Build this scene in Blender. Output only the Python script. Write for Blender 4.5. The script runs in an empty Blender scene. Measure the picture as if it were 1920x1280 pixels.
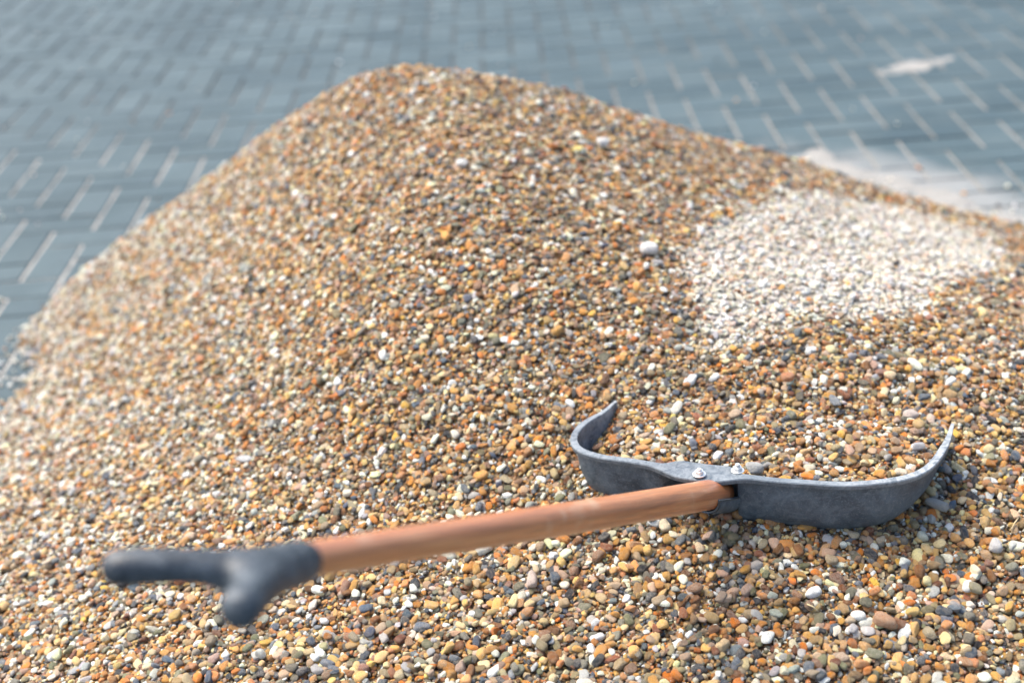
import bpy, bmesh, math, random
import numpy as np
from mathutils import Vector, Matrix, noise

random.seed(7); rng = np.random.default_rng(7)
R = math.radians
SC = bpy.context.scene
COL = SC.collection

# ---------------------------------------------------------------- camera
F = 50/36*1920                       # focal length in photo pixels
PITCH, ROLL, CAMZ = R(26.8), R(4.6), 1.30
f0 = np.array([0, math.cos(PITCH), -math.sin(PITCH)])
r0 = np.array([1.0, 0, 0]); u0 = np.array([0, math.sin(PITCH), math.cos(PITCH)])
cr = r0*math.cos(ROLL) - u0*math.sin(ROLL)
cu = u0*math.cos(ROLL) + r0*math.sin(ROLL)
CP = np.array([0, 0, CAMZ])
cam = bpy.data.cameras.new('camera'); cam.lens = 50; cam.sensor_width = 36
cam.clip_start = .05; cam.clip_end = 300
co = bpy.data.objects.new('camera', cam); COL.objects.link(co)
co.matrix_world = Matrix(((cr[0], cu[0], -f0[0], 0), (cr[1], cu[1], -f0[1], 0), (cr[2], cu[2], -f0[2], CAMZ), (0, 0, 0, 1)))
SC.camera = co
cam.dof.use_dof = True; cam.dof.focus_distance = 1.74; cam.dof.aperture_fstop = 2.5

# ---------------------------------------------------------------- light
W = bpy.data.worlds.new('World'); SC.world = W; W.use_nodes = True
nt = W.node_tree; bg = nt.nodes['Background']
sky = nt.nodes.new('ShaderNodeTexSky'); sky.sky_type = 'NISHITA'; sky.sun_disc = False
SUN_EL, SUN_AZ = R(60), R(-62)       # azimuth from +Y, positive towards +X
sky.sun_elevation = SUN_EL; sky.sun_rotation = SUN_AZ
sky.dust_density = 3.0; sky.air_density = 1.0; sky.ozone_density = 1.0
nt.links.new(sky.outputs[0], bg.inputs[0]); bg.inputs[1].default_value = .15
sl = bpy.data.lights.new('sun', 'SUN'); sl.energy = 2.9; sl.angle = R(42); sl.color = (1, .93, .82)
so = bpy.data.objects.new('sun', sl); COL.objects.link(so)
sd = Vector((math.sin(SUN_AZ)*math.cos(SUN_EL), math.cos(SUN_AZ)*math.cos(SUN_EL), math.sin(SUN_EL)))
so.rotation_euler = (-sd).to_track_quat('-Z', 'Y').to_euler()
SC.view_settings.view_transform = 'Standard'; SC.view_settings.look = 'None'
SC.view_settings.exposure = 1.22; SC.view_settings.gamma = 1

# ---------------------------------------------------------------- helpers
def ray(px, py):
    return f0 + cr*(px-960)/F - cu*(py-640)/F
def at_z(px, py, z):                 # the point of a sight line at height z
    d = ray(px, py); return CP + d*(z-CAMZ)/d[2]
def at_d(px, py, depth):             # the point of a sight line at a depth
    return CP + ray(px, py)*depth
def proj(P):
    P = np.asarray(P)-CP
    zc = P@f0
    return 960+F*(P@cr)/zc, 640-F*(P@cu)/zc, zc
def props(o, label=None, cat=None, group=None, kind=None):
    if label: o['label'] = label
    if cat: o['category'] = cat
    if group: o['group'] = group
    if kind: o['kind'] = kind
    return o
def empty(name, loc, **k):
    o = bpy.data.objects.new(name, None); COL.objects.link(o); o.location = loc
    o.empty_display_size = .05
    return props(o, **k)
def link(name, me, mat=None, parent=None, smooth=True, **k):
    o = bpy.data.objects.new(name, me); COL.objects.link(o)
    if mat and not me.materials: me.materials.append(mat)
    if smooth: me.polygons.foreach_set('use_smooth', [True]*len(me.polygons))
    if parent:
        o.parent = parent
        o.matrix_parent_inverse = Matrix.Translation(-Vector(parent.location))
    return props(o, **k)
def pydata(name, vs, fs):
    me = bpy.data.meshes.new(name); me.from_pydata([tuple(map(float, v)) for v in vs], [], fs); me.update(); return me

class NT:
    def __init__(s, name):
        s.m = bpy.data.materials.new(name); s.m.use_nodes = True; s.t = s.m.node_tree
        s.b = s.t.nodes['Principled BSDF']
    def n(s, t, **k):
        x = s.t.nodes.new(t)
        for a, v in k.items():
            if a.startswith('i_'):
                key = a[2:]
                x.inputs[int(key) if key.isdigit() else key].default_value = v
            else: setattr(x, a, v)
        return x
    def l(s, a, b): s.t.links.new(a, b)
    def noise(s, scale, detail=4, rough=.55, vec=None, dist=0):
        x = s.n('ShaderNodeTexNoise'); x.inputs['Scale'].default_value = scale
        x.inputs['Detail'].default_value = detail; x.inputs['Roughness'].default_value = rough
        x.inputs['Distortion'].default_value = dist
        if vec is not None: s.l(vec, x.inputs['Vector'])
        return x
    def ramp(s, fac, stops):
        x = s.n('ShaderNodeValToRGB'); e = x.color_ramp.elements
        while len(e) < len(stops): e.new(.5)
        for q, (p, c) in zip(e, stops):
            q.position = p; q.color = (*c, 1) if len(c) == 3 else c
        s.l(fac, x.inputs[0]); return x
    def mix(s, fac, a, b, mode='MIX'):
        x = s.n('ShaderNodeMix', data_type='RGBA', blend_type=mode)
        for v, i in ((fac, 0), (a, 6), (b, 7)):
            if hasattr(v, 'is_linked'): s.l(v, x.inputs[i])
            elif i == 0: x.inputs[0].default_value = v
            else: x.inputs[i].default_value = (*v, 1)
        return x.outputs[2]
    def math(s, op, a, b=0, clamp=False):
        x = s.n('ShaderNodeMath', operation=op, use_clamp=clamp)
        for v, i in ((a, 0), (b, 1)):
            if hasattr(v, 'is_linked'): s.l(v, x.inputs[i])
            else: x.inputs[i].default_value = v
        return x.outputs[0]
    def bump(s, h, strength, dist):
        x = s.n('ShaderNodeBump'); x.inputs['Strength'].default_value = strength
        x.inputs['Distance'].default_value = dist; s.l(h, x.inputs['Height'])
        s.l(x.outputs[0], s.b.inputs['Normal']); return x

def g(v): return (v, v, v)
_a, _b = at_z(1545, 300, 0), at_z(1960, 405, 0)
DUST_C = tuple(((_a+_b)/2)[:2])+(0,); DUST_A = math.atan2(_b[1]-_a[1], _b[0]-_a[0])
# ---------------------------------------------------------------- materials
def mat_pebble():
    m = NT('pebble_stone')
    at = m.n('ShaderNodeAttribute', attribute_name='pcol', attribute_type='INSTANCER')
    tc = m.n('ShaderNodeTexCoord'); oi = m.n('ShaderNodeAttribute', attribute_name='pseed', attribute_type='INSTANCER')
    va = m.n('ShaderNodeVectorMath', operation='ADD'); m.l(tc.outputs['Object'], va.inputs[0]); m.l(oi.outputs['Vector'], va.inputs[1])
    n1 = m.noise(1.4, 3, .6, va.outputs[0], .8); n2 = m.noise(5.5, 6, .72, va.outputs[0], .4); n4 = m.noise(26, 3, .6, va.outputs[0])
    sp = m.n('ShaderNodeSeparateXYZ'); m.l(oi.outputs['Vector'], sp.inputs[0])
    sel = m.math('FRACT', m.math('MULTIPLY', sp.outputs[0], 3.7))
    # mottling, then thin pale veins on some stones, then pits and grains
    c = m.mix(m.math('MULTIPLY', m.ramp(n1.outputs[0], [(.42, g(0)), (.62, g(1))]).outputs[0], .5), at.outputs['Color'],
              m.mix(.5, at.outputs['Color'], (.46, .38, .28)))
    vn = m.ramp(n2.outputs[0], [(.47, g(0)), (.50, g(1)), (.53, g(0))]).outputs[0]
    c = m.mix(m.math('MULTIPLY', vn, m.math('MULTIPLY', m.math('GREATER_THAN', sel, .6), .55)), c, (.66, .62, .56))
    c = m.mix(.85, c, m.ramp(n2.outputs[0], [(.25, g(.38)), (.47, g(1)), (.75, (1.4, 1.36, 1.28))]).outputs[0], 'MULTIPLY')
    c = m.mix(.6, c, m.ramp(n4.outputs[0], [(.33, g(.55)), (.5, g(1)), (.7, g(1.25))]).outputs[0], 'MULTIPLY')
    m.l(c, m.b.inputs['Base Color'])
    rg = m.math('MULTIPLY_ADD', sel, .3); rg.node.inputs[2].default_value = .2
    m.l(m.math('ADD', rg, m.math('MULTIPLY', n2.outputs[0], .15)), m.b.inputs['Roughness'])
    m.b.inputs['Specular IOR Level'].default_value = .5
    m.bump(m.math('ADD', n2.outputs[0], m.math('MULTIPLY', n4.outputs[0], .3)), .6, .10)
    return m.m
def mat_bed(name, a, b, dry=False):
    m = NT(name); tc = m.n('ShaderNodeTexCoord')
    n = m.noise(220, 3, .7, tc.outputs['Object']); n2 = m.noise(14, 3, .6, tc.outputs['Object'])
    c = m.mix(n.outputs[0], a, b); c = m.mix(.5, c, m.ramp(n2.outputs[0], [(.3, g(.7)), (.7, g(1.15))]).outputs[0], 'MULTIPLY')
    if dry:
        a_ = m.n('ShaderNodeAttribute', attribute_name='dry', attribute_type='GEOMETRY'); c = m.mix(a_.outputs['Fac'], c, (.54, .49, .41))
    m.l(c, m.b.inputs['Base Color']); m.b.inputs['Roughness'].default_value = .95
    m.bump(n.outputs[0], .6, .003); return m.m
def mat_paver():
    m = NT('paver_concrete'); geo = m.n('ShaderNodeNewGeometry'); oi = m.n('ShaderNodeObjectInfo')
    r = m.math('FRACT', m.math('ADD', geo.outputs['Random Per Island'], oi.outputs['Random']))
    n = m.noise(2.3, 4, .6, geo.outputs['Position'], .4); n2 = m.noise(260, 3, .7, geo.outputs['Position'])
    n3 = m.noise(9, 5, .65, geo.outputs['Position'])
    c = m.ramp(r, [(0, (.032, .055, .065)), (.5, (.041, .067, .077)), (1, (.053, .080, .090))]).outputs[0]
    c = m.mix(m.math('MULTIPLY', m.ramp(n.outputs[0], [(.45, g(0)), (.75, g(1))]).outputs[0], .45), c, (.085, .122, .132))
    c = m.mix(m.math('MULTIPLY', m.ramp(n3.outputs[0], [(.5, g(0)), (.8, g(1))]).outputs[0], .3), c, (.13, .155, .16))
    # sand dust trodden into the stones round the spilled sand
    dv = m.n('ShaderNodeVectorMath', operation='SUBTRACT'); m.l(geo.outputs['Position'], dv.inputs[0]); dv.inputs[1].default_value = DUST_C
    dr = m.n('ShaderNodeVectorRotate', rotation_type='Z_AXIS'); m.l(dv.outputs[0], dr.inputs['Vector']); dr.inputs['Angle'].default_value = -DUST_A
    ds = m.n('ShaderNodeVectorMath', operation='MULTIPLY'); m.l(dr.outputs[0], ds.inputs[0]); ds.inputs[1].default_value = (1.7, 5.6, 0)
    dl = m.n('ShaderNodeVectorMath', operation='LENGTH'); m.l(ds.outputs[0], dl.inputs[0])
    df = m.math('ADD', dl.outputs['Value'], m.math('MULTIPLY', m.math('SUBTRACT', m.noise(5, 5, .65, geo.outputs['Position']).outputs[0], .5), 1.5))
    c = m.mix(m.ramp(df, [(.25, g(.7)), (.95, g(0))]).outputs[0], c, (.25, .25, .24))
    c = m.mix(.8, c, m.ramp(n2.outputs[0], [(.3, g(.75)), (.7, g(1.25))]).outputs[0], 'MULTIPLY')
    m.l(c, m.b.inputs['Base Color']); m.b.inputs['Roughness'].default_value = .55
    m.l(m.ramp(n3.outputs[0], [(.3, g(.55)), (.7, g(.8))]).outputs[0], m.b.inputs['Roughness']); m.b.inputs['Specular IOR Level'].default_value = .3
    m.bump(n2.outputs[0], .5, .001); return m.m
def mat_joint():
    m = NT('joint_sand'); geo = m.n('ShaderNodeNewGeometry')
    n = m.noise(2.2, 3, .6, geo.outputs['Position']); n2 = m.noise(300, 2, .7, geo.outputs['Position'])
    n3 = m.noise(14, 3, .6, geo.outputs['Position'])
    # the swept-in sand is gone from the joints further back
    sep = m.n('ShaderNodeSeparateXYZ'); m.l(geo.outputs['Position'], sep.inputs[0])
    d = m.n('ShaderNodeVectorMath', operation='DISTANCE'); m.l(geo.outputs['Position'], d.inputs[0]); d.inputs[1].default_value = (-.6, 6.1, 0)
    near = m.math('ADD', d.outputs['Value'], m.math('MULTIPLY', m.math('SUBTRACT', n.outputs[0], .5), 1.6))
    fac = m.ramp(m.math('DIVIDE', near, 3), [(.52, g(0)), (.76, g(1))]).outputs[0]
    fac = m.math('MULTIPLY', fac, m.ramp(n3.outputs[0], [(.3, g(.5)), (.5, g(1))]).outputs[0])
    fac = m.math('MULTIPLY', fac, m.ramp(m.math('DIVIDE', sep.outputs[1], 8), [(.46, g(1)), (.66, g(.4))]).outputs[0])
    fac = m.math('MULTIPLY', fac, m.ramp(m.math('MULTIPLY_ADD', sep.outputs[0], .25), [(.0, g(1)), (.4, g(.36))]).outputs[0])
    c = m.mix(fac, (.045, .048, .048), (.56, .53, .48))
    c = m.mix(.7, c, m.ramp(n2.outputs[0], [(.3, g(.7)), (.7, g(1.2))]).outputs[0], 'MULTIPLY')
    m.l(c, m.b.inputs['Base Color']); m.b.inputs['Roughness'].default_value = .95; return m.m
def mat_sand():
    m = NT('pale_sand'); geo = m.n('ShaderNodeNewGeometry')
    n2 = m.noise(400, 3, .7, geo.outputs['Position']); n3 = m.noise(12, 4, .6, geo.outputs['Position'])
    c = m.mix(n2.outputs[0], (.16, .155, .14), (.32, .31, .29))
    c = m.mix(.6, c, m.ramp(n3.outputs[0], [(.3, g(.82)), (.7, g(1.1))]).outputs[0], 'MULTIPLY')
    m.l(c, m.b.inputs['Base Color']); m.b.inputs['Roughness'].default_value = .95
    m.bump(n2.outputs[0], .6, .002); return m.m
def mat_plastic(name, dust_rim):
    m = NT(name); geo = m.n('ShaderNodeNewGeometry'); P = geo.outputs['Position']
    n1 = m.noise(16, 5, .65, P, .8); n2 = m.noise(420, 4, .75, P); n3 = m.noise(70, 5, .7, P, 1.5)
    mp = m.n('ShaderNodeMapping'); mp.inputs['Scale'].default_value = (40, 40, 260); m.l(P, mp.inputs[0])
    n4 = m.noise(1, 3, .6, mp.outputs[0], .5)
    ca, cb = ((.022, .037, .053), (.095, .124, .148)) if dust_rim else ((.008, .013, .020), (.024, .035, .046))
    c = m.mix(m.ramp(n1.outputs[0], [(.35, g(0)), (.65, g(1))]).outputs[0], ca, cb)
    c = m.mix(m.math('MULTIPLY', m.ramp(n2.outputs[0], [(.54, g(0)), (.68, g(1))]).outputs[0], .38), c, (.32, .34, .35))
    n5 = m.noise(34, 6, .7, P, 2.2); c = m.mix(m.math('MULTIPLY', m.ramp(n5.outputs[0], [(.48, g(0)), (.62, g(1))]).outputs[0], .28), c, (.22, .25, .27))
    c = m.mix(m.math('MULTIPLY', m.ramp(n4.outputs[0], [(.6, g(0)), (.75, g(1))]).outputs[0], .3), c, (.26, .28, .3))
    if dust_rim:
        a = m.n('ShaderNodeAttribute', attribute_name='dust', attribute_type='GEOMETRY')
        f = m.math('MULTIPLY', a.outputs['Fac'], m.ramp(n3.outputs[0], [(.36, g(.15)), (.58, g(1))]).outputs[0])
        c = m.mix(f, c, (.33, .35, .36))
    m.l(c, m.b.inputs['Base Color'])
    m.l(m.ramp(n1.outputs[0], [(.3, g(.38)), (.7, g(.6))]).outputs[0], m.b.inputs['Roughness'])
    x = m.bump(n3.outputs[0], .25, .002); return m.m
def mat_wood():
    m = NT('varnished_wood'); tc = m.n('ShaderNodeTexCoord')
    mp = m.n('ShaderNodeMapping'); mp.inputs['Scale'].default_value = (38, 38, 2.2); m.l(tc.outputs['Object'], mp.inputs[0])
    n = m.noise(2, 6, .65, mp.outputs[0], .8)
    mp2 = m.n('ShaderNodeMapping'); mp2.inputs['Scale'].default_value = (160, 160, 7); m.l(tc.outputs['Object'], mp2.inputs[0])
    n2 = m.noise(2, 4, .7, mp2.outputs[0], .3); n3 = m.noise(9, 4, .6, tc.outputs['Object'], .6)
    c = m.ramp(n.outputs[0], [(.25, (.27, .078, .025)), (.5, (.51, .172, .055)), (.75, (.66, .29, .12))]).outputs[0]
    c = m.mix(.6, c, m.ramp(n2.outputs[0], [(.35, g(.55)), (.6, g(1.05))]).outputs[0], 'MULTIPLY')
    # varnish worn away in patches
    c = m.mix(m.ramp(n3.outputs[0], [(.56, g(0)), (.68, g(.75))]).outputs[0], c, (.60, .40, .26))
    m.l(c, m.b.inputs['Base Color']); m.b.inputs['Roughness'].default_value = .36
    m.b.inputs['Coat Weight'].default_value = .9; m.b.inputs['Coat Roughness'].default_value = .32
    m.bump(n2.outputs[0], .3, .0015); return m.m
def mat_zinc():
    m = NT('zinc_plated_steel'); tc = m.n('ShaderNodeTexCoord'); n = m.noise(300, 3, .6, tc.outputs['Object'])
    m.l(m.mix(n.outputs[0], (.55, .55, .53), (.82, .82, .80)), m.b.inputs['Base Color'])
    m.b.inputs['Metallic'].default_value = .7; m.b.inputs['Roughness'].default_value = .38; return m.m
def mat_straw():
    m = NT('dry_straw'); m.b.inputs['Base Color'].default_value = (.5, .4, .22, 1); m.b.inputs['Roughness'].default_value = .8
    tc = m.n('ShaderNodeTexCoord'); n = m.noise(200, 3, .6, tc.outputs['Object'])
    m.l(m.mix(n.outputs[0], (.32, .22, .10), (.62, .52, .32)), m.b.inputs['Base Color']); return m.m
M_PEB = mat_pebble(); M_PAV = mat_paver(); M_JNT = mat_joint(); M_SAND = mat_sand()
M_BED = mat_bed('damp_grit', (.11, .065, .032), (.30, .20, .11), True); M_ASPH = mat_bed('asphalt', (.05, .055, .06), (.09, .095, .10))
M_SCOOP = mat_plastic('scuffed_grey_plastic', True); M_GRIP = mat_plastic('dark_grip_plastic', False)
M_WOOD = mat_wood(); M_ZINC = mat_zinc(); M_STRAW = mat_straw()

# ---------------------------------------------------------------- heap surface
crest = [(-60, 715, 0), (20, 645, -.004), (110, 545, .06), (180, 490, .11), (330, 375, .22), (420, 305, .295), (510, 242, .37), (600, 186, .45), (690, 138, .525),
         (760, 126, .545), (850, 130, .54), (950, 150, .52), (1100, 185, .455), (1250, 229, .375), (1400, 275, .285), (1500, 300, .23),
         (1600, 338, .17), (1720, 375, .11), (1840, 402, .06), (1920, 420, .035), (2020, 440, .0), (2150, 470, -.05)]
CR = np.array([at_z(*c) for c in crest])
inner = [(50, 660, -.004), (55, 715, -.004), (0, 775, -.004), (0, 950, .08), (0, 1280, .12), (480, 1280, .165), (960, 1280, .18), (1440, 1280, .19), (1920, 1280, .175), (1120, 940, .262), (1550, 990, .247), (1740, 925, .255),
         (300, 950, .15), (600, 950, .225), (960, 950, .25), (1400, 1000, .247), (1700, 960, .251), (1900, 950, .245),
         (250, 700, .14), (500, 700, .265), (700, 700, .335), (1150, 700, .35), (1500, 700, .345), (1900, 700, .30),
         (450, 430, .31), (800, 400, .47), (1100, 400, .43), (1500, 470, .34), (1850, 520, .27), (1300, 520, .39), (200, 580, .10)]
ctrl = [at_z(*c) for c in crest[1:-1]] + [at_z(*c) for c in inner]
ctrl += [np.array(v) for v in [(-1.25, 2.0, -.09), (-1.3, 1.4, -.12), (-1.5, 2.3, -.3), (0, .75, .03), (.7, .8, .03), (-.7, .9, .0),
                               (1.6, 2.6, .0), (1.5, 1.6, .04), (1.2, 1.0, .02), (0, .3, -.1)]]
ctrl = np.array(ctrl)
def tps(r): return np.where(r > 1e-9, r*r*np.log(np.maximum(r, 1e-9)), 0)
K = tps(np.linalg.norm(ctrl[:, None, :2]-ctrl[None, :, :2], axis=2)) + np.eye(len(ctrl))*.0003
Pm = np.c_[np.ones(len(ctrl)), ctrl[:, :2]]
A = np.block([[K, Pm], [Pm.T, np.zeros((3, 3))]])
wts = np.linalg.solve(A, np.r_[ctrl[:, 2], 0, 0, 0])
X0, X1, Y0, Y1, G = -1.45, 1.95, .55, 4.3, .002
nx, ny = int((X1-X0)/G), int((Y1-Y0)/G)
def rbf(x, y):
    sh = x.shape; q = np.c_[x.ravel(), y.ravel()]; out = np.zeros(len(q))
    out += wts[-3] + q@wts[-2:]
    for c, w in zip(ctrl, wts[:-3]): out += w*tps(np.hypot(q[:, 0]-c[0], q[:, 1]-c[1]))
    return out.reshape(sh)
# coarse grid, then bilinear
CG = .02
cx = np.arange(X0, X1+CG, CG); cy = np.arange(Y0, Y1+CG, CG)
gx, gy = np.meshgrid(cx, cy)
yc = np.interp(gx, CR[:, 0], CR[:, 1]); zc_ = np.interp(gx, CR[:, 0], CR[:, 2])
ft = rbf(gx, np.minimum(gy, yc+.05)); bk = zc_ - .62*(gy-yc) + .004
def smin(a, b, k):
    h = np.clip(.5+.5*(b-a)/k, 0, 1); return b*(1-h)+a*h-k*h*(1-h)
CH = smin(ft, bk, .035)
CH += np.array([[noise.noise(Vector((x*3.1, y*3.1, 3)))*.012+noise.noise(Vector((x*9, y*9, 8)))*.005 for x in cx] for y in cy])
def bil(Gd, x, y):
    u = np.clip((np.asarray(x)-X0)/CG, 0, len(cx)-1.001); v = np.clip((np.asarray(y)-Y0)/CG, 0, len(cy)-1.001)
    i = u.astype(int); j = v.astype(int); a = u-i; b = v-j
    return Gd[j, i]*(1-a)*(1-b)+Gd[j, i+1]*a*(1-b)+Gd[j+1, i]*(1-a)*b+Gd[j+1, i+1]*a*b
def heap_z(x, y): return bil(CH, x, y)

# ---------------------------------------------------------------- scoop geometry (rim curve in plan)
RZ = .335
rim_px = [(1153, 752), (1130, 772), (1100, 789), (1082, 806), (1075, 825), (1087, 842), (1125, 855), (1180, 864), (1240, 873), (1310, 884), (1400, 894),
          (1500, 903), (1580, 907), (1650, 904), (1705, 893), (1743, 873), (1767, 845), (1781, 815), (1790, 788)]
rp = np.array([at_z(a, b, RZ) for a, b in rim_px])
def resample(P, n):
    # Catmull-Rom then even spacing
    Q = []
    for i in range(len(P)-1):
        p0, p1, p2, p3 = P[max(i-1, 0)], P[i], P[i+1], P[min(i+2, len(P)-1)]
        for t in np.linspace(0, 1, 12, endpoint=False):
            Q.append(.5*((2*p1)+(-p0+p2)*t+(2*p0-5*p1+4*p2-p3)*t*t+(-p0+3*p1-3*p2+p3)*t**3))
    Q.append(P[-1]); Q = np.array(Q)
    s = np.r_[0, np.cumsum(np.linalg.norm(np.diff(Q, axis=0), axis=1))]
    u = np.linspace(0, s[-1], n); return np.c_[[np.interp(u, s, Q[:, k]) for k in range(3)]].T, u
NR = 150
RIM, RS = resample(rp, NR)
tan = np.gradient(RIM, axis=0); tan /= np.linalg.norm(tan, axis=1)[:, None]
NIN = np.c_[-tan[:, 1], tan[:, 0], np.zeros(NR)]         # into the scoop (left of travel = +y side)
if NIN[NR//2, 1] < 0: NIN = -NIN
NIN /= np.linalg.norm(NIN, axis=1)[:, None]
ctr_s = RS[np.argmin(np.hypot(RIM[:, 0]-at_z(1318, 886, RZ)[0], RIM[:, 1]-at_z(1318, 886, RZ)[1]))]
def sstep(a, b, x):
    t = np.clip((x-a)/(b-a), 0, 1); return t*t*(3-2*t)
rec = sstep(ctr_s-.056, ctr_s-.030, RS)*(1-sstep(ctr_s+.030, ctr_s+.046, RS))    # recess for the shaft
lip = sstep(ctr_s-.075, ctr_s-.02, RS)*(1-sstep(ctr_s+.01, ctr_s+.065, RS))
# inside-of-scoop test in plan: polygon closed far in front
front = RIM[-1, :2]+np.array([.0, .01]); front2 = RIM[0, :2]+np.array([.0, .01])
poly = np.vstack([RIM[:, :2], [front], [front2]])
def inside(x, y):
    x = np.asarray(x); y = np.asarray(y); r = np.zeros(x.shape, bool)
    for i in range(len(poly)):
        (xa, ya), (xb, yb) = poly[i], poly[i-1]
        c = ((ya > y) != (yb > y)) & (x < (xb-xa)*(y-ya)/(yb-ya+1e-12)+xa)
        r ^= c
    return r
def wall_dist(x, y):
    x = np.atleast_1d(x); y = np.atleast_1d(y)
    return np.min(np.hypot(x[:, None]-RIM[None, :, 0], y[:, None]-RIM[None, :, 1]), axis=1)

# ---------------------------------------------------------------- ground
gm = pydata('ground', [(-40, -30, -.07), (40, -30, -.07), (40, 60, -.07), (-40, 60, -.07)], [(0, 1, 2, 3)])
link('ground', gm, M_ASPH, smooth=False, kind='structure')
pv = pydata('pavement', [(-5, -2, -.0040), (6, -2, -.0040), (6, 10, -.0040), (-5, 10, -.0040), (-5, -2, -.06), (6, -2, -.06), (6, 10, -.06), (-5, 10, -.06)],
            [(0, 1, 2, 3), (4, 5, 1, 0), (5, 6, 2, 1), (6, 7, 3, 2), (7, 4, 0, 3)])
pavement = link('pavement', pv, M_JNT, smooth=False, kind='structure')
def paver_geo():
    a, b, c, h = .0960, .0460, .0018, .05      # 200 x 100 stone less the joint, chamfered arris
    v = [(-a, -b, -h), (a, -b, -h), (a, b, -h), (-a, b, -h), (-a, -b, -c), (a, -b, -c), (a, b, -c), (-a, b, -c),
         (-a+c, -b+c, 0), (a-c, -b+c, 0), (a-c, b-c, 0), (-a+c, b-c, 0)]
    f = [(8, 9, 10, 11)]
    for k in range(4):
        n_ = (k+1) % 4; f += [(k, n_, 4+n_, 4+k), (4+k, 4+n_, 8+n_, 8+k)]
    return v, f
pvv, pvf = paver_geo(); paver_me = pydata('paver', pvv, pvf); paver_me.materials.append(M_PAV)
PAV_YAW = R(-.75); cyaw, syaw = math.cos(PAV_YAW), math.sin(PAV_YAW)
org = at_z(1612, 180, 0)
pavs = []
for i in range(-60, 110):
    for k in range(-30, 30):
        for hor in (0, 1):
            # herringbone, mirrored so each column steps towards the viewer to the right
            if hor: x, y, r_ = i+4*k+1, i+.5, 0
            else: x, y, r_ = i+4*k-.5, i+1, 1
            x, y = -x*.1, y*.1
            X = org[0]+x*cyaw-y*syaw; Y = org[1]-.3+x*syaw+y*cyaw
            if -4.9 < X < 5.9 and -1.9 < Y < 9.9: pavs.append((X, Y, r_))
pavs = np.array(pavs)
px, py, zc = proj(np.c_[pavs[:, :2], np.zeros(len(pavs))])
vis = (px > -40) & (px < 1960) & (py > -25) & (zc > .5)
cz = np.where((pavs[:, 0] > X0) & (pavs[:, 0] < X1) & (pavs[:, 1] < Y1), heap_z(pavs[:, 0], pavs[:, 1]), -1)
# hidden by the heap: below the crest line of the picture
csx = np.array([c[0] for c in crest]); csy = np.array([c[1] for c in crest])
vis &= py < np.interp(px, csx, csy)+45
order = np.argsort(np.where(vis, zc, 1e9))
sel = set(order[:300].tolist())
bm_v, bm_f = [], []
rr = random.Random(3)
for i, (X, Y, r_) in enumerate(pavs):
    ang = PAV_YAW+(math.pi/2 if r_ else 0)+rr.gauss(0, .004); dz = rr.gauss(0, .0007); tx, ty = rr.gauss(0, .003), rr.gauss(0, .003)
    if i in sel:
        o = bpy.data.objects.new('paver', paver_me); COL.objects.link(o); o.parent = pavement
        o.location = (X, Y, dz); o.rotation_euler = (tx, ty, ang)
    else:
        if 2.0 > Y > .9 and -.6 < X < .9: continue     # under the middle of the heap
        ca, sa = math.cos(ang), math.sin(ang); b0 = len(bm_v)
        for v in pvv: bm_v.append((X+v[0]*ca-v[1]*sa, Y+v[0]*sa+v[1]*ca, v[2]+dz+tx*v[1]-ty*v[0]))
        bm_f += [tuple(b0+q for q in f) for f in pvf]
link('paving', pydata('paving', bm_v, bm_f), M_PAV, parent=pavement, smooth=False, kind='stuff')

# pale sand swept against the far foot of the heap
def sand_patch(name, outline, hgt, label, seed, cell=.008):
    P = np.array([at_z(a, b, 0)[:2] for a, b in outline])
    mn, mx = P.min(0)-.03, P.max(0)+.03
    xs = np.arange(mn[0], mx[0], cell); ys = np.arange(mn[1], mx[1], cell)
    gx, gy = np.meshgrid(xs, ys)
    ins = np.zeros(gx.shape, bool)
    dist = np.full(gx.shape, 9.)
    for i in range(len(P)):
        a, b = P[i-1], P[i]
        ins ^= ((a[1] > gy) != (b[1] > gy)) & (gx < (b[0]-a[0])*(gy-a[1])/(b[1]-a[1]+1e-12)+a[0])
        ab = b-a; t = np.clip(((gx-a[0])*ab[0]+(gy-a[1])*ab[1])/(ab@ab), 0, 1)
        dist = np.minimum(dist, np.hypot(gx-a[0]-t*ab[0], gy-a[1]-t*ab[1]))
    sd_ = np.where(ins, dist, -dist)
    nz = np.array([[noise.fractal(Vector((x*7, y*7, seed)), .9, 2.1, 5)*.12+noise.noise(Vector((x*60, y*60, seed)))*.012 for x in xs] for y in ys])
    z = np.clip(sd_+nz, -.03, .12); z = np.where(z > 0, hgt*(z/.12)**.7, z*.15)-.0006
    keep = z > -.004
    idx = -np.ones(gx.shape, int); idx[keep] = np.arange(keep.sum())
    vs = np.c_[gx[keep], gy[keep], z[keep]]
    fs = [(idx[j, i], idx[j, i+1], idx[j+1, i+1], idx[j+1, i]) for j in range(len(ys)-1) for i in range(len(xs)-1)
          if keep[j, i] and keep[j, i+1] and keep[j+1, i] and keep[j+1, i+1]]
    fs = [tuple(int(q) for q in f) for f in fs]
    return link(name, pydata(name, vs, fs), M_SAND, kind='stuff', label=label, cat='sand')
sand_patch('sand', [(1500, 300), (1545, 286), (1580, 298), (1640, 320), (1700, 345), (1780, 374), (1860, 390), (2000, 414), (2300, 470), (2300, 560), (1900, 480), (1600, 400)], .009,
           'pale dry sand spilled over the paving behind the heap', 4.0)
sand_patch('sand', [(1662, 131), (1700, 117), (1740, 109), (1775, 107), (1740, 121), (1695, 135)], .0025,
           'small pale smear of dust lying alone on the grey paving', 9.0)

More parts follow.
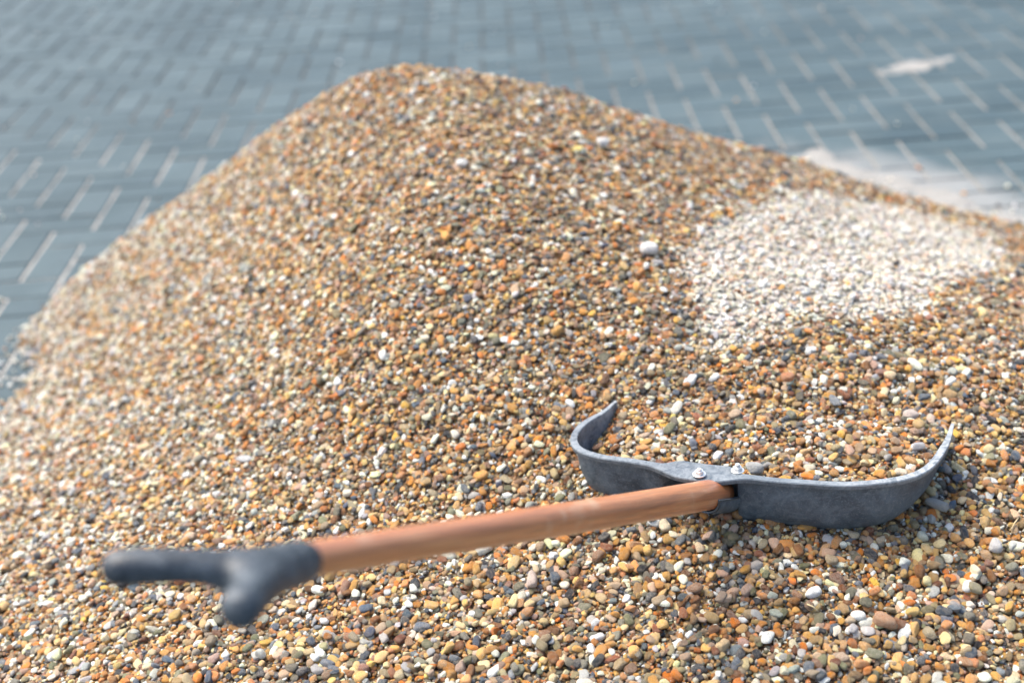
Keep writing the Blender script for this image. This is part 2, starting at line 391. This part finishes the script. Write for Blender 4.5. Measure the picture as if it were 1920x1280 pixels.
# ---------------------------------------------------------------- pebble shapes
def pebble_mesh(k, sub=3):
    bm = bmesh.new(); bmesh.ops.create_icosphere(bm, subdivisions=sub, radius=1)
    rr = random.Random(100+k); off = Vector((rr.random()*50, rr.random()*50, k))
    ang = k % 5 in (1, 3)                                   # some are angular flint
    planes = []
    for _ in range(rr.randint(5, 9) if ang else rr.randint(1, 4)):
        planes.append((Vector((rr.gauss(0, 1), rr.gauss(0, 1), rr.gauss(0, 1))).normalized(), rr.uniform(.55, .8) if ang else rr.uniform(.72, .92)))
    sq = rr.uniform(2.0, 3.2); egg = rr.uniform(-.25, .25)
    for v in bm.verts:
        c = v.co.copy()
        n_ = (abs(c.x)**sq+abs(c.y)**sq+abs(c.z)**sq)**(1/sq); c = c/n_*1.0
        c *= 1+.20*noise.noise(c*.9+off)+.06*noise.noise(c*2.6+off)+(.03*noise.noise(c*6+off))
        for n_, d in planes:
            e = c.dot(n_)-d
            if e > 0: c -= n_*e*(.92 if ang else .7)
        c.y *= 1+egg*c.x; c.z *= 1+egg*.5*c.x
        v.co = c
    me = bpy.data.meshes.new('pebble'); bm.to_mesh(me); bm.free()
    me.polygons.foreach_set('use_smooth', [True]*len(me.polygons))
    me.materials.append(M_PEB); return me
NV = 20
PEB = [pebble_mesh(k) for k in range(NV)]
templates = []
for k, me in enumerate(PEB):
    templates.append(bpy.data.objects.new('pebble_shape', me))

tree = bpy.data.node_groups.new('scatter_pebbles', 'GeometryNodeTree')
tree.interface.new_socket('Geometry', in_out='INPUT', socket_type='NodeSocketGeometry')
tree.interface.new_socket('Geometry', in_out='OUTPUT', socket_type='NodeSocketGeometry')
N = tree.nodes; L = tree.links
gi = N.new('NodeGroupInput'); go = N.new('NodeGroupOutput')
iop = N.new('GeometryNodeInstanceOnPoints'); iop.inputs['Pick Instance'].default_value = True
jn = N.new('GeometryNodeJoinGeometry')
def named(nm, t):
    a = N.new('GeometryNodeInputNamedAttribute'); a.data_type = t; a.inputs['Name'].default_value = nm; return a.outputs['Attribute']
for t in reversed(templates):
    oi = N.new('GeometryNodeObjectInfo'); oi.inputs['Object'].default_value = t; oi.inputs['As Instance'].default_value = True
    L.new(oi.outputs['Geometry'], jn.inputs[0])
L.new(gi.outputs[0], iop.inputs['Points']); L.new(jn.outputs[0], iop.inputs['Instance'])
L.new(named('vidx', 'INT'), iop.inputs['Instance Index']); L.new(named('scl', 'FLOAT_VECTOR'), iop.inputs['Scale'])
e2r = N.new('FunctionNodeEulerToRotation'); L.new(named('rot', 'FLOAT_VECTOR'), e2r.inputs[0]); L.new(e2r.outputs[0], iop.inputs['Rotation'])
L.new(iop.outputs[0], go.inputs[0])

def scatter(name, D, parent=None, **k):
    n = len(D['pos']); me = bpy.data.meshes.new(name); me.vertices.add(n)
    me.vertices.foreach_set('co', D['pos'].astype('f').ravel())
    for nm, t, key in (('scl', 'FLOAT_VECTOR', 'scl'), ('rot', 'FLOAT_VECTOR', 'rot'), ('pseed', 'FLOAT_VECTOR', 'seed')):
        a = me.attributes.new(nm, t, 'POINT'); a.data.foreach_set('vector', D[key].astype('f').ravel())
    a = me.attributes.new('vidx', 'INT', 'POINT'); a.data.foreach_set('value', D['vidx'].astype('i'))
    a = me.attributes.new('pcol', 'FLOAT_COLOR', 'POINT'); a.data.foreach_set('color', np.c_[D['col'], np.ones(n)].astype('f').ravel())
    me.materials.append(M_PEB); me.update()
    o = bpy.data.objects.new(name, me); COL.objects.link(o)
    md = o.modifiers.new('scatter', 'NODES'); md.node_group = tree
    if parent: o.parent = parent; o.matrix_parent_inverse = Matrix.Translation(-Vector(parent.location))
    return props(o, **k)

PAL = [((.49, .25, .07), 14), ((.57, .34, .12), 12), ((.26, .13, .05), 12), ((.60, .42, .19), 10), ((.68, .56, .36), 9), ((.40, .28, .16), 11),
       ((.32, .26, .17), 9), ((.20, .185, .15), 8), ((.43, .43, .42), 6), ((.12, .15, .19), 8), ((.05, .06, .075), 7), ((.78, .73, .61), 7),
       ((.86, .84, .79), 4), ((.50, .36, .28), 7), ((.58, .24, .05), 6), ((.22, .215, .14), 5), ((.66, .42, .11), 2), ((.30, .14, .08), 4)]
PC = np.array([p[0] for p in PAL]); PW = np.array([p[1] for p in PAL], float); PW /= PW.sum()
DRY = np.array([(.70, .66, .56), (.66, .60, .48), (.60, .55, .47), (.78, .73, .66), (.46, .45, .44), (.58, .43, .31), (.24, .26, .28), (.56, .45, .38)])
DW = np.array([.2, .17, .13, .2, .12, .08, .05, .05])
def colours(n, dry):
    c = PC[rng.choice(len(PC), n, p=PW)]; d = DRY[rng.choice(len(DRY), n, p=DW)]
    c = np.where((rng.random(n) < dry)[:, None], d, c)
    c = 1.3*c**1.28
    c = c*rng.normal(1.08+.06*dry.reshape(-1, 1), .2, (n, 1)).clip(.6, 1.7)*rng.normal(1, .04, (n, 3)); return c.clip(.03, .92)

# pale dry patch of the heap, as an ellipse in plan
def hit(px_, py_):
    t = .8
    while t < 6:
        p = at_d(px_, py_, t)
        if p[2] < heap_z(p[0], p[1]): return p
        t += .004
    return p
eL, eR, eT, eB = hit(1335, 500), hit(1945, 470), hit(1540, 355), hit(1545, 632)
e0 = (eL+eR+eT+eB)[:2]/4
def dryness(x, y):
    ax = (eR-eL)[:2]/2; ay = (eT-eB)[:2]/2
    Mx = np.linalg.inv(np.c_[ax, ay]); q = np.c_[x-e0[0], y-e0[1]]@Mx.T
    return q, np.hypot(q[:, 0], q[:, 1])

def euler_from(Rm):
    sy = -Rm[:, 2, 0].clip(-1, 1); return np.c_[np.arctan2(Rm[:, 2, 1], Rm[:, 2, 2]), np.arcsin(sy), np.arctan2(Rm[:, 1, 0], Rm[:, 0, 0])]
def rotz(a):
    c, s, z, o = np.cos(a), np.sin(a), a*0, a*0+1; return np.stack([np.stack([c, -s, z], -1), np.stack([s, c, z], -1), np.stack([z, z, o], -1)], -2)
def rotx(a):
    c, s, z, o = np.cos(a), np.sin(a), a*0, a*0+1; return np.stack([np.stack([o, z, z], -1), np.stack([z, c, -s], -1), np.stack([z, s, c], -1)], -2)

# fill inside the scoop, running up into the heap
fillz = lambda x, y: RZ-.022-.05*np.exp(-np.maximum(x-RIM[:, 0].min(), 0)/.05)-.015*np.exp(-np.maximum(RIM[:, 0].max()-x, 0)/.03)+.10*np.maximum(y-RIM[NR//2, 1]-.02, 0)
HX = np.zeros((ny, nx), 'f')           # thickness built up over the base surface
def base_at(x, y):
    z = heap_z(x, y); ins = inside(x, y); d0 = RIM[NR//2, 1]
    return np.where(ins, np.maximum(z, fillz(x, y)), z), ins
# --- deposit the pebbles one by one, each settling on those already there
DENS = 115000
NP = int((X1-X0)*(Y1-Y0)*DENS)
cxx = rng.uniform(X0+.02, X1-.02, NP); cyy = rng.uniform(Y0+.02, Y1-.02, NP)
z0 = heap_z(cxx, cyy); keep = z0 > -.012
ppx, ppy, pz = proj(np.c_[cxx, cyy, z0])
ycr = np.interp(cxx, CR[:, 0], CR[:, 1])
keep &= ~((cyy > ycr+.35) & (rng.random(NP) < .35))
keep &= ~((z0 < .004) & (rng.random(NP) < .5))
off = (ppx < -120) | (ppx > 2040) | (ppy > 1400) | (cyy > ycr+.10)     # coarser where the picture does not reach
keep &= ~(off & (rng.random(NP) < .72))
cxx, cyy, off = cxx[keep], cyy[keep], off[keep]; n = len(cxx)
qd, ed = dryness(cxx, cyy)
nzz = np.array([noise.noise(Vector((a*7+3.3, b*7+8.1, 11)))*.22+noise.noise(Vector((a*28, b*28, 5)))*.16 for a, b in zip(cxx, cyy)])
dryf = np.clip((1.0-(ed+nzz))/.20, 0, 1)*.95
coarse = np.clip((1.75-cyy)/.5, 0, 1)+.35*np.clip(cxx, 0, 1)          # the big stones have rolled to the foot
rad = np.exp(rng.normal(math.log(.0019), .42, n)); rad = np.where(rng.random(n) < .03+.035*coarse, rng.uniform(.0034, .0052+.0022*coarse.clip(0, 1), n), rad)
rad = rad.clip(.0011, .0072)*(1-.12*(dryf > .3))*np.where(off, 1.7, 1)
left = np.clip((-.25-cxx)/.75, 0, 1)*np.clip((cyy-1.2)/1., 0, 1)     # light on the left flank, painted in as paler stones
asp_a = rng.uniform(1.0, 1.6, n); asp_b = rng.uniform(.8, 1.0, n); asp_c = rng.uniform(.5, .88, n)
dry_lit = np.maximum(dryf, left*.42+.04)  # share of pale stones: real dry patch plus the painted flank light
base, ins = base_at(cxx, cyy)
bz_c = base
wd = np.full(n, 9.)
nearw = (cxx > RIM[:, 0].min()-.04) & (cxx < RIM[:, 0].max()+.04) & (cyy > RIM[:, 1].min()-.04) & (cyy < RIM[:, 1].max()+.04)
wd[nearw] = wall_dist(cxx[nearw], cyy[nearw])
recn = np.zeros(n)
jn_ = np.argmin(np.hypot(cxx[nearw][:, None]-RIM[None, :, 0], cyy[nearw][:, None]-RIM[None, :, 1]), axis=1); recn[nearw] = rec[jn_]
# nothing through the wall; inside the recess bulge the gravel starts further in
bad = np.where(ins, wd < rad*asp_a*.8+.010+recn*.036, (wd < rad*asp_a*.6+.001))
okm = ~bad
zc_out = np.zeros(n); alive = okm.copy()
OFFS = {}
for q in range(1, 12):
    yy, xx = np.mgrid[-q:q+1, -q:q+1]; OFFS[q] = (xx*xx+yy*yy)
def deposit(cx_, cy_, rad_, ac_, alive_, H, top=.0056):
    zo_ = np.zeros(len(cx_)); ii = ((cx_-X0)/G).astype(int); jj = ((cy_-Y0)/G).astype(int)
    for k in range(len(cx_)):
        if not alive_[k]: continue
        r = rad_[k]*.95; q = max(1, min(11, int(r/G+.5))); i, j = ii[k], jj[k]
        if i < q or j < q or i >= nx-q or j >= ny-q: alive_[k] = False; continue
        sub = H[j-q:j+q+1, i-q:i+q+1]
        d2 = OFFS[q]*(G*G/(r*r)); m = d2 < 1
        s = sub[m]; mean = s.mean()
        if mean > top*(1+(r > .0045))+.3*r: alive_[k] = False; continue
        c = r*ac_[k]; zz = .55*mean+.45*s.max()+.45*c
        zo_[k] = zz; sub[m] = np.maximum(s, zz+c*np.sqrt(1-d2[m]))
    return zo_
# gravel lying under the scoop's edge first, on a height record of its own
un = np.where(ins & (wd < .055))[0]; un = un[rng.random(len(un)) < .9]
HU = np.zeros((ny, nx), 'f'); ual = np.ones(len(un), bool)
uzo = deposit(cxx[un], cyy[un], rad[un], asp_c[un], ual, HU)
zc_out = deposit(cxx, cyy, rad, asp_c, alive, HX)
un, uzo = un[ual], uzo[ual]
hz_ = heap_z(cxx, cyy)
under = np.r_[np.zeros(n, bool), np.ones(len(un), bool)]
cxx, cyy, rad, asp_a, asp_b, asp_c, ins, dryf, dry_lit = [np.r_[a, a[un]] for a in (cxx, cyy, rad, asp_a, asp_b, asp_c, ins, dryf, dry_lit)]
base = np.r_[base, hz_[un]]; zc_out = np.r_[zc_out, uzo]; alive = np.r_[alive, np.ones(len(un), bool)]
keepk = alive
def take(a): return a[keepk]
cxx, cyy, rad, asp_a, asp_b, asp_c, base, ins, dryf, dry_lit, zo, under = map(take, (cxx, cyy, rad, asp_a, asp_b, asp_c, base, ins, dryf, dry_lit, zc_out, under))
ins = ins & ~under
n = len(cxx)
e = .01
nxv = -(base_at(cxx+e, cyy)[0]-base_at(cxx-e, cyy)[0])/(2*e); nyv = -(base_at(cxx, cyy+e)[0]-base_at(cxx, cyy-e)[0])/(2*e)
nxv = nxv.clip(-.8, .8); nyv = nyv.clip(-.8, .8)
nn = np.c_[nxv, nyv, np.ones(n)]; nn /= np.linalg.norm(nn, axis=1)[:, None]
pos = np.c_[cxx, cyy, base]+nn*(zo-.0025)[:, None]
t1 = np.cross(np.array([0, 1., 0])[None].repeat(n, 0), nn); t1 /= np.linalg.norm(t1, axis=1)[:, None]; t2 = np.cross(nn, t1)
RN = np.stack([t1, t2, nn], -1)
Rm = RN@rotz(rng.uniform(0, 6.283, n))@rotx(rng.normal(0, .38, n))@rotz(rng.uniform(0, 6.283, n))
D = dict(pos=pos, scl=np.c_[rad*asp_a, rad*asp_b, rad*asp_c]*1.04, rot=euler_from(Rm), vidx=rng.integers(0, NV, n), seed=rng.uniform(0, 40, (n, 3)), col=colours(n, dry_lit))
# damp stones are deeper in colour: the middle of the heap and round the scoop, in patches
damp = np.clip((cxx+.45)/.6, 0, 1)*(1-dry_lit)*np.clip(.75+np.array([noise.noise(Vector((a*2.6, b*2.6, 4)))*.9+noise.noise(Vector((a*8, b*8, 6)))*.5 for a, b in zip(cxx, cyy)]), 0, 1)
D['col'] = D['col']**(1+.10*damp[:, None])*(1-.09*damp[:, None])*(1+(1-dry_lit[:, None])*np.array([.0, .022, -.03]))
print('pebbles', n)
def subset(D, m): return {k: v[m] for k, v in D.items()}

# individual pebbles: the ones that show largest
ppx, ppy, pz = proj(pos)
topz = HX[((cyy-Y0)/G).astype(int), ((cxx-X0)/G).astype(int)]
exposed = topz <= zo+rad*asp_c+.0008
infr = (ppx > 5) & (ppx < 1915) & (ppy > 5) & (ppy < 1275)
size = rad*np.sqrt(asp_a*asp_b)/pz
size = np.where(exposed & infr & ~ins & ~under, size, 0)
big = np.argsort(-size)[:300]
isbig = np.zeros(n, bool); isbig[big] = True
heap = empty('gravel_heap', (0, 2.2, 0), label='big heap of wet orange brown pebbles tipped on the block paving', cat='heap')
# core surface
st = 1; hx = cx[::st]; hy = cy[::st]; hz = CH[::st, ::st]-.003
kk = hz > -.045
id2 = -np.ones(hz.shape, int); id2[kk] = np.arange(kk.sum())
gx2, gy2 = np.meshgrid(hx, hy)
fs = [tuple(int(v) for v in (id2[j, i], id2[j, i+1], id2[j+1, i+1], id2[j+1, i])) for j in range(len(hy)-1) for i in range(len(hx)-1)
      if kk[j, i] and kk[j, i+1] and kk[j+1, i] and kk[j+1, i+1]]
zz_ = hz[kk].copy(); inn = inside(gx2[kk], gy2[kk])
core = link('grit_core', pydata('grit_core', np.c_[gx2[kk], gy2[kk], np.where(hz[kk] < .002, hz[kk]-.01, hz[kk])], fs), M_BED, parent=heap, kind='stuff')
_q, _e = dryness(gx2[kk], gy2[kk]); _a = core.data.attributes.new('dry', 'FLOAT', 'POINT')
_a.data.foreach_set('value', np.clip((1.0-_e)/.15, 0, 1).astype('f'))
main = ~isbig & ~ins
drym = dryf > .45
scatter('gravel', subset(D, main & ~drym), heap, kind='stuff')
scatter('dry_gravel', subset(D, main & drym), heap, kind='stuff', label='patch of pale dry cream pebbles on the right of the heap')
scatter('gravel', subset(D, ~isbig & ins), None, kind='stuff', label='brown and cream pebbles filling the grey shovel scoop', cat='gravel')
def pebble_obj(i, name='pebble', parent=heap):
    o = bpy.data.objects.new(name, PEB[int(D['vidx'][i])]); COL.objects.link(o)
    o.location = Vector(D['pos'][i])-(Vector(parent.location) if parent else Vector()); o.parent = parent
    o.scale = D['scl'][i]; o.rotation_euler = D['rot'][i]
    o['pcol'] = [float(v) for v in D['col'][i]]; o['pseed'] = [float(v) for v in D['seed'][i]]
    return o
for i in big: pebble_obj(i)

# loose pebbles kicked out over the paving
def loose(n_, fx, fy, r0_, r1_):
    x, y = fx(n_), fy(n_)
    return x, y, rng.uniform(r0_, r1_, n_)
lx, ly, lr = [], [], []
while len(lx) < 1500:
    x, y = rng.uniform(-1.6, 1.9), rng.uniform(1.5, 4.2)
    z = float(heap_z(x, y))
    if -.25 < z < -.004 and rng.random() < math.exp(z*26): lx.append(x); ly.append(y); lr.append(rng.uniform(.002, .0062))
for _ in range(170):
    x, y = rng.uniform(-2.4, 2.6), rng.uniform(3.0, 6.2)
    if (x < X0 or x > X1 or y > Y1 or heap_z(x, y) < -.1): lx.append(x); ly.append(y); lr.append(rng.uniform(.002, .005))
lx, ly, lr = map(np.array, (lx, ly, lr)); m_ = len(lx)
DL = dict(pos=np.c_[lx, ly, lr*.5], scl=np.c_[lr*1.2, lr*.9, lr*.65], rot=np.c_[rng.normal(0, .2, m_), rng.normal(0, .2, m_), rng.uniform(0, 6.3, m_)],
          vidx=rng.integers(0, NV, m_), seed=rng.uniform(0, 40, (m_, 3)), col=colours(m_, np.full(m_, .75)))
scatter('gravel', DL, None, kind='stuff', label='loose pebbles and grains strayed from the heap onto the paving', cat='gravel')

# a few stones that stand out
def surf(px_, py_):
    p = hit(px_, py_)
    i, j = int((p[0]-X0)/G), int((p[1]-Y0)/G)
    return p, float(HX[j-2:j+3, i-2:i+3].max())
def stone(px_, py_, sx, sy, sz, yaw, col, v, label, tilt=0, z=None):
    if py_ > 600: sx, sy, sz = sx*.76, sy*.76, sz*.8
    if z is None: p, h = surf(px_, py_); zz = p[2]+h-.002+sz*.45
    else: p = at_z(px_, py_, z); zz = z
    p = at_z(px_, py_, zz)
    o = bpy.data.objects.new('stone', PEB[v]); COL.objects.link(o)
    o.location = (p[0], p[1], zz); o.scale = (sx, sy, sz); o.rotation_euler = (tilt, .1, yaw)
    o['pcol'] = list(col); o['pseed'] = [v*1.7, px_*.01, py_*.01]
    props(o, label=label, cat='stone')
stone(1216, 466, .0125, .0115, .010, .3, (.86, .84, .80), 0, 'round white pebble alone on brown gravel in the middle of the heap')
stone(1130, 267, .010, .009, .008, .3, (.84, .82, .78), 4, 'small white pebble below the right-hand shoulder of the crest')
stone(867, 306, .014, .009, .008, .2, (.84, .82, .76), 1, 'white oval pebble on orange gravel under the crest')
stone(1566, 752, .0085, .018, .006, .25, (.14, .17, .20), 3, 'long slate blue flake lying in the gravel above the scoop', .2)
stone(1479, 706, .013, .011, .008, .4, (.52, .22, .10), 7, 'angular rust red stone in the gravel above the scoop')
stone(1757, 945, .021, .008, .008, -.55, (.40, .39, .36), 5, 'long grey pebble sticking out under the right end of the scoop', z=.262)
stone(1413, 877, .016, .010, .009, .1, (.50, .50, .47), 11, 'pale grey rough stone touching the scoop rim beside the bolts', z=.333)
stone(1592, 843, .0075, .015, .007, .1, (.56, .30, .18), 6, 'upright pinkish brown pebble inside the scoop', z=.333)
stone(1706, 779, .0135, .012, .009, .5, (.58, .48, .42), 2, 'heart shaped pale pink pebble above the right end of the scoop')
stone(457, 860, .016, .007, .006, .1, (.84, .83, .80), 8, 'white oblong chip on the gravel above the shovel grip')
stone(1868, 1022, .010, .013, .009, -.4, (.60, .59, .57), 9, 'smooth light grey egg-shaped pebble near the right edge')
stone(1658, 1162, .018, .011, .010, -.5, (.42, .20, .085), 10, 'oval tan brown pebble below the scoop')
stone(1243, 1171, .010, .011, .008, .2, (.68, .38, .07), 3, 'bright amber yellow pebble below the wooden shaft')
stone(998, 1085, .0085, .017, .008, -.1, (.56, .43, .36), 9, 'long upright pinkish pebble just under the wooden shaft')

# ---------------------------------------------------------------- shovel
tipE = at_z(1352, 923, RZ-.0345)
GS = .90
grE = at_d(585, 1050, 1.19*GS)
axis = grE-tipE; Ls = np.linalg.norm(axis); axis = axis/Ls
shovel = empty('shovel', tuple(RIM[NR//2]-np.array([0, 0, .07])), label='grey plastic scoop shovel with a reddish wooden shaft dug into the gravel', cat='shovel')
# scoop shell: profile swept along the rim
def shell():
    # (offset inwards, height below the rim, recess weight, lip weight, dust)
    th = .0035
    prof = [(-.0035, -.0060, 0, 1, .35), (-.0045, -.0006, 0, 1, .8), (-.0036, .0008, 0, 1, 1), (.0046, .0010, .4, 0, 1), (.0054, .0002, .42, 0, 1), (.0057, -.003, .42, 0, .8)]
    inn_ = [(.0062+.011*(s/5)**2+.012*(s/5)**4, -.003-.068*s/5, .42+.58*min(1, s/2), 0, .5) for s in range(1, 6)]
    flo = [(.042, -.078, .6, 0, .4), (.07, -.080, 0, 0, .4), (.07, -.084, 0, 0, .1), (.042, -.0825, .6, 0, .1)]
    out_ = [(.0068+.011*(s/8)**2+.016*(s/8)**5-th, -.0045-.073*s/8, .42+.58*min(1, s/2), 0, .05) for s in range(8, -1, -1)]
    out_ += [(.0020, -.0030, .3, 0, .2), (-.0015, -.0030, 0, .9, .2), (-.0018, -.0058, 0, 1, .3)]
    P = prof+inn_+flo+out_
    vs, du = [], []
    for i in range(NR):
        e_ = min(i, NR-1-i)/(NR*.10)                  # towards the tips the side walls get lower and the rim drops
        ef = min(1, e_)
        isl = i < NR/2
        hs = (.75+.25*ef)
        for (o_, h_, rw, lw, d_) in P:
            off = o_+rec[i]*rw*.034-lip[i]*lw*.016
            crn = sstep(.70, .84, i/NR)*(1-sstep(.93, 1, i/NR))+.6*(1-sstep(.12, .26, i/NR))*sstep(0, .05, i/NR)
            if h_ < -.008: off += crn*.012*((-h_/.078)**1.6)*(.4 if off > .05 else 1)
            if off < .03: off = off*(.45+.55*ef)+(.0012 if ef < 1 else 0)*(1-ef)      # the shell thins towards its tips
            cap = min(off, .07 if e_ > 1 else .07*e_+.012)
            p = RIM[i]+NIN[i]*cap; z = RZ+h_*(hs*1.13 if h_ < -.02 else 1)
            z += -.006*(1-ef)*(0 if isl else 1)
            w = .0009*noise.noise(Vector((RS[i]*16, h_*30, 2)))
            p = p+NIN[i]*w
            vs.append((p[0], p[1], z+w)); dd = d_*(.45+.55*(1-ef) if isl else .3+.7*sstep(.55, .8, i/NR))
            du.append(min(1, dd))
    m = len(P); fs = []
    for i in range(NR-1):
        for j in range(m):
            a, b = i*m+j, i*m+(j+1) % m; fs.append((a, b, b+m, a+m))
    fs.append(tuple(range(m-1, -1, -1))); fs.append(tuple((NR-1)*m+j for j in range(m)))
    me = pydata('scoop', vs, fs)
    a = me.attributes.new('dust', 'FLOAT', 'POINT'); a.data.foreach_set('value', du)
    bm = bmesh.new(); bm.from_mesh(me); bmesh.ops.recalc_face_normals(bm, faces=bm.faces); bm.to_mesh(me); bm.free()
    me.polygons.foreach_set('use_smooth', [True]*len(me.polygons)); me.set_sharp_from_angle(angle=R(38))
    return me
link('scoop', shell(), M_SCOOP, parent=shovel, smooth=False)

def loft(name, pts, radii, seg=24, squash=None, cap=True):
    """rounded tube through pts; radii may be (ra, rb)"""
    pts = [Vector(p) for p in pts]; vs, fs = [], []
    up = Vector((0, 0, 1)); n_ = len(pts)
    for i, p in enumerate(pts):
        t = (pts[min(i+1, n_-1)]-pts[max(i-1, 0)]).normalized()
        s = t.cross(up).normalized(); q = s.cross(t)
        ra, rb = radii[i] if isinstance(radii[i], tuple) else (radii[i], radii[i])
        for k in range(seg):
            a = 2*math.pi*k/seg; vs.append(p+s*math.cos(a)*ra+q*math.sin(a)*rb)
    for i in range(n_-1):
        for k in range(seg):
            k2 = (k+1) % seg; fs.append((i*seg+k, i*seg+k2, (i+1)*seg+k2, (i+1)*seg+k))
    if cap:
        fs.append(tuple(range(seg-1, -1, -1))); fs.append(tuple((n_-1)*seg+k for k in range(seg)))
    return vs, fs
# shaft: own object axis along Z so that the grain runs along it
nseg = 40; vs, fs = [], []
for i in range(nseg+1):
    t = i/nseg; r = .0193-.0050*t+.0004*noise.noise(Vector((0, 0, t*9)))
    if i == 0: r = .0175
    for k in range(32):
        a = 2*math.pi*k/32; vs.append((r*math.cos(a)+.002*math.sin(t*5), r*math.sin(a)*.97, (t*(Ls+.03)) if i else -.001))
for i in range(nseg):
    for k in range(32):
        k2 = (k+1) % 32; fs.append((i*32+k, i*32+k2, (i+1)*32+k2, (i+1)*32+k))
fs.append(tuple(range(31, -1, -1))); fs.append(tuple(nseg*32+k for k in range(32)))
sh = link('shaft', pydata('shaft', vs, fs), M_WOOD)
qt = Vector(axis).to_track_quat('Z', 'Y')
sh.parent = shovel; sh.location = Vector(tipE)-shovel.location; sh.rotation_mode = 'QUATERNION'; sh.rotation_quaternion = qt

# moulded half socket that cradles the end of the shaft
vs, fs = [], []; SK = 20; SL = 9
for i in range(SL+1):
    t = i/SL; zz = -.014+.074*t
    for (ro, ri) in ((.0262-.0035*t, .0205-.0005*t),):
        for rr_ in (ro, ri):
            for k in range(SK+1):
                a = math.pi*(1.0+k/SK)+.0; vs.append((rr_*math.cos(a)*(1+.03*(1-t)), rr_*math.sin(a)-.0006, zz+(.016*math.sin(a)*t if t > .5 else 0)))
W2 = 2*(SK+1)
for i in range(SL):
    for k in range(SK):
        a = i*W2+k; fs.append((a, a+1, a+1+W2, a+W2)); b = a+SK+1; fs.append((b+1, b, b+W2, b+1+W2))
    for k in (0, SK): a = i*W2+k; fs.append((a, a+W2, a+W2+SK+1, a+SK+1))
for i in (0, SL):
    for k in range(SK): a = i*W2+k; fs.append((a, a+SK+1, a+SK+2, a+1))
sk = link('socket', pydata('socket', vs, fs), M_SCOOP)
sk.parent = shovel; sk.location = sh.location
zx = Vector(axis); yx = (Vector((0, 0, 1))-zx*zx.z).normalized(); xx_ = yx.cross(zx)
sk.rotation_mode = 'QUATERNION'; sk.rotation_quaternion = Matrix((xx_, yx, zx)).transposed().to_quaternion()
# grip: a socket and a curved two-armed bar, grown as one skin
def skin(name, pts, edges, radii, sub=2):
    me = bpy.data.meshes.new(name); me.from_pydata([tuple(p) for p in pts], edges, []); me.update()
    o = bpy.data.objects.new(name, me); COL.objects.link(o)
    o.modifiers.new('s', 'SKIN'); o.modifiers.new('u', 'SUBSURF').levels = sub; o.modifiers['u'].render_levels = sub
    for v, r in zip(me.skin_vertices[0].data, radii): v.radius = r if isinstance(r, tuple) else (r, r)
    dg = bpy.context.evaluated_depsgraph_get(); m2 = bpy.data.meshes.new_from_object(o.evaluated_get(dg)); m2.name = name
    bpy.data.objects.remove(o); return m2
gp = [at_d(590, 1049, 1.195*GS), at_d(540, 1058, 1.16*GS), at_d(490, 1075, 1.125*GS),
      at_d(440, 1068, 1.115*GS), at_d(390, 1062, 1.105*GS), at_d(330, 1060, 1.10*GS), at_d(262, 1061, 1.095*GS), at_d(181, 1066, 1.09*GS),
      at_d(478, 1104, 1.09*GS), at_d(456, 1133, 1.06*GS), at_d(440, 1155, 1.04*GS)]
ge = [(0, 1), (1, 2), (2, 3), (3, 4), (4, 5), (5, 6), (6, 7), (2, 8), (8, 9), (9, 10)]
gr_ = [(q[0]*GS, q[1]*GS) if isinstance(q, tuple) else q*GS for q in [.0215, .0205, (.0185, .021), .0185, (.0150), .0152, .0165, .0168, .0180, .0178, .0178]]
gme = skin('grip', gp, ge, gr_)
link('grip', gme, M_GRIP, parent=shovel)
# bolts on the lip
def bolt(px_, py_, z, tall):
    p = at_z(px_, py_, z); bm = bmesh.new()
    def cyl(r, h, z_, s):
        rt = bmesh.ops.create_cone(bm, cap_ends=True, segments=s, radius1=r, radius2=r, depth=h); bmesh.ops.translate(bm, verts=rt['verts'], vec=(p[0], p[1], z_+h/2)); return rt
    cyl(.0085, .0014, z, 24); cyl(.0057, .0045, z+.0014, 6); cyl(.0031, tall, z+.0059, 14)
    bmesh.ops.bevel(bm, geom=bm.edges[:], offset=.0004, segments=1, affect='EDGES')
    me = bpy.data.meshes.new('bolt'); bm.to_mesh(me); bm.free(); link('bolt', me, M_ZINC, parent=shovel, smooth=False)
bolt(1311, 889, RZ+.0035, .0025); bolt(1383, 882, RZ+.0015, .004)

# dry straw bits on the gravel
for (a, b, c, d, lb) in [(1895, 1005, 1908, 985, 'dry straw stalk lying on gravel by the right edge'), (1512, 1158, 1534, 1168, 'short straw stalk on gravel well below the scoop')]:
    pa, ha = surf(a, b); pb, hb = surf(c, d)
    pa = pa+np.array([0, 0, ha+.002]); pb = pb+np.array([0, 0, hb+.004]); mid = (pa+pb)/2+np.array([0, 0, .002])
    v_, f_ = loft('straw', [pa, mid, pb], [.0009, .0011, .0006], 6)
    link('straw', pydata('straw', v_, f_), M_STRAW, label=lb, cat='straw')
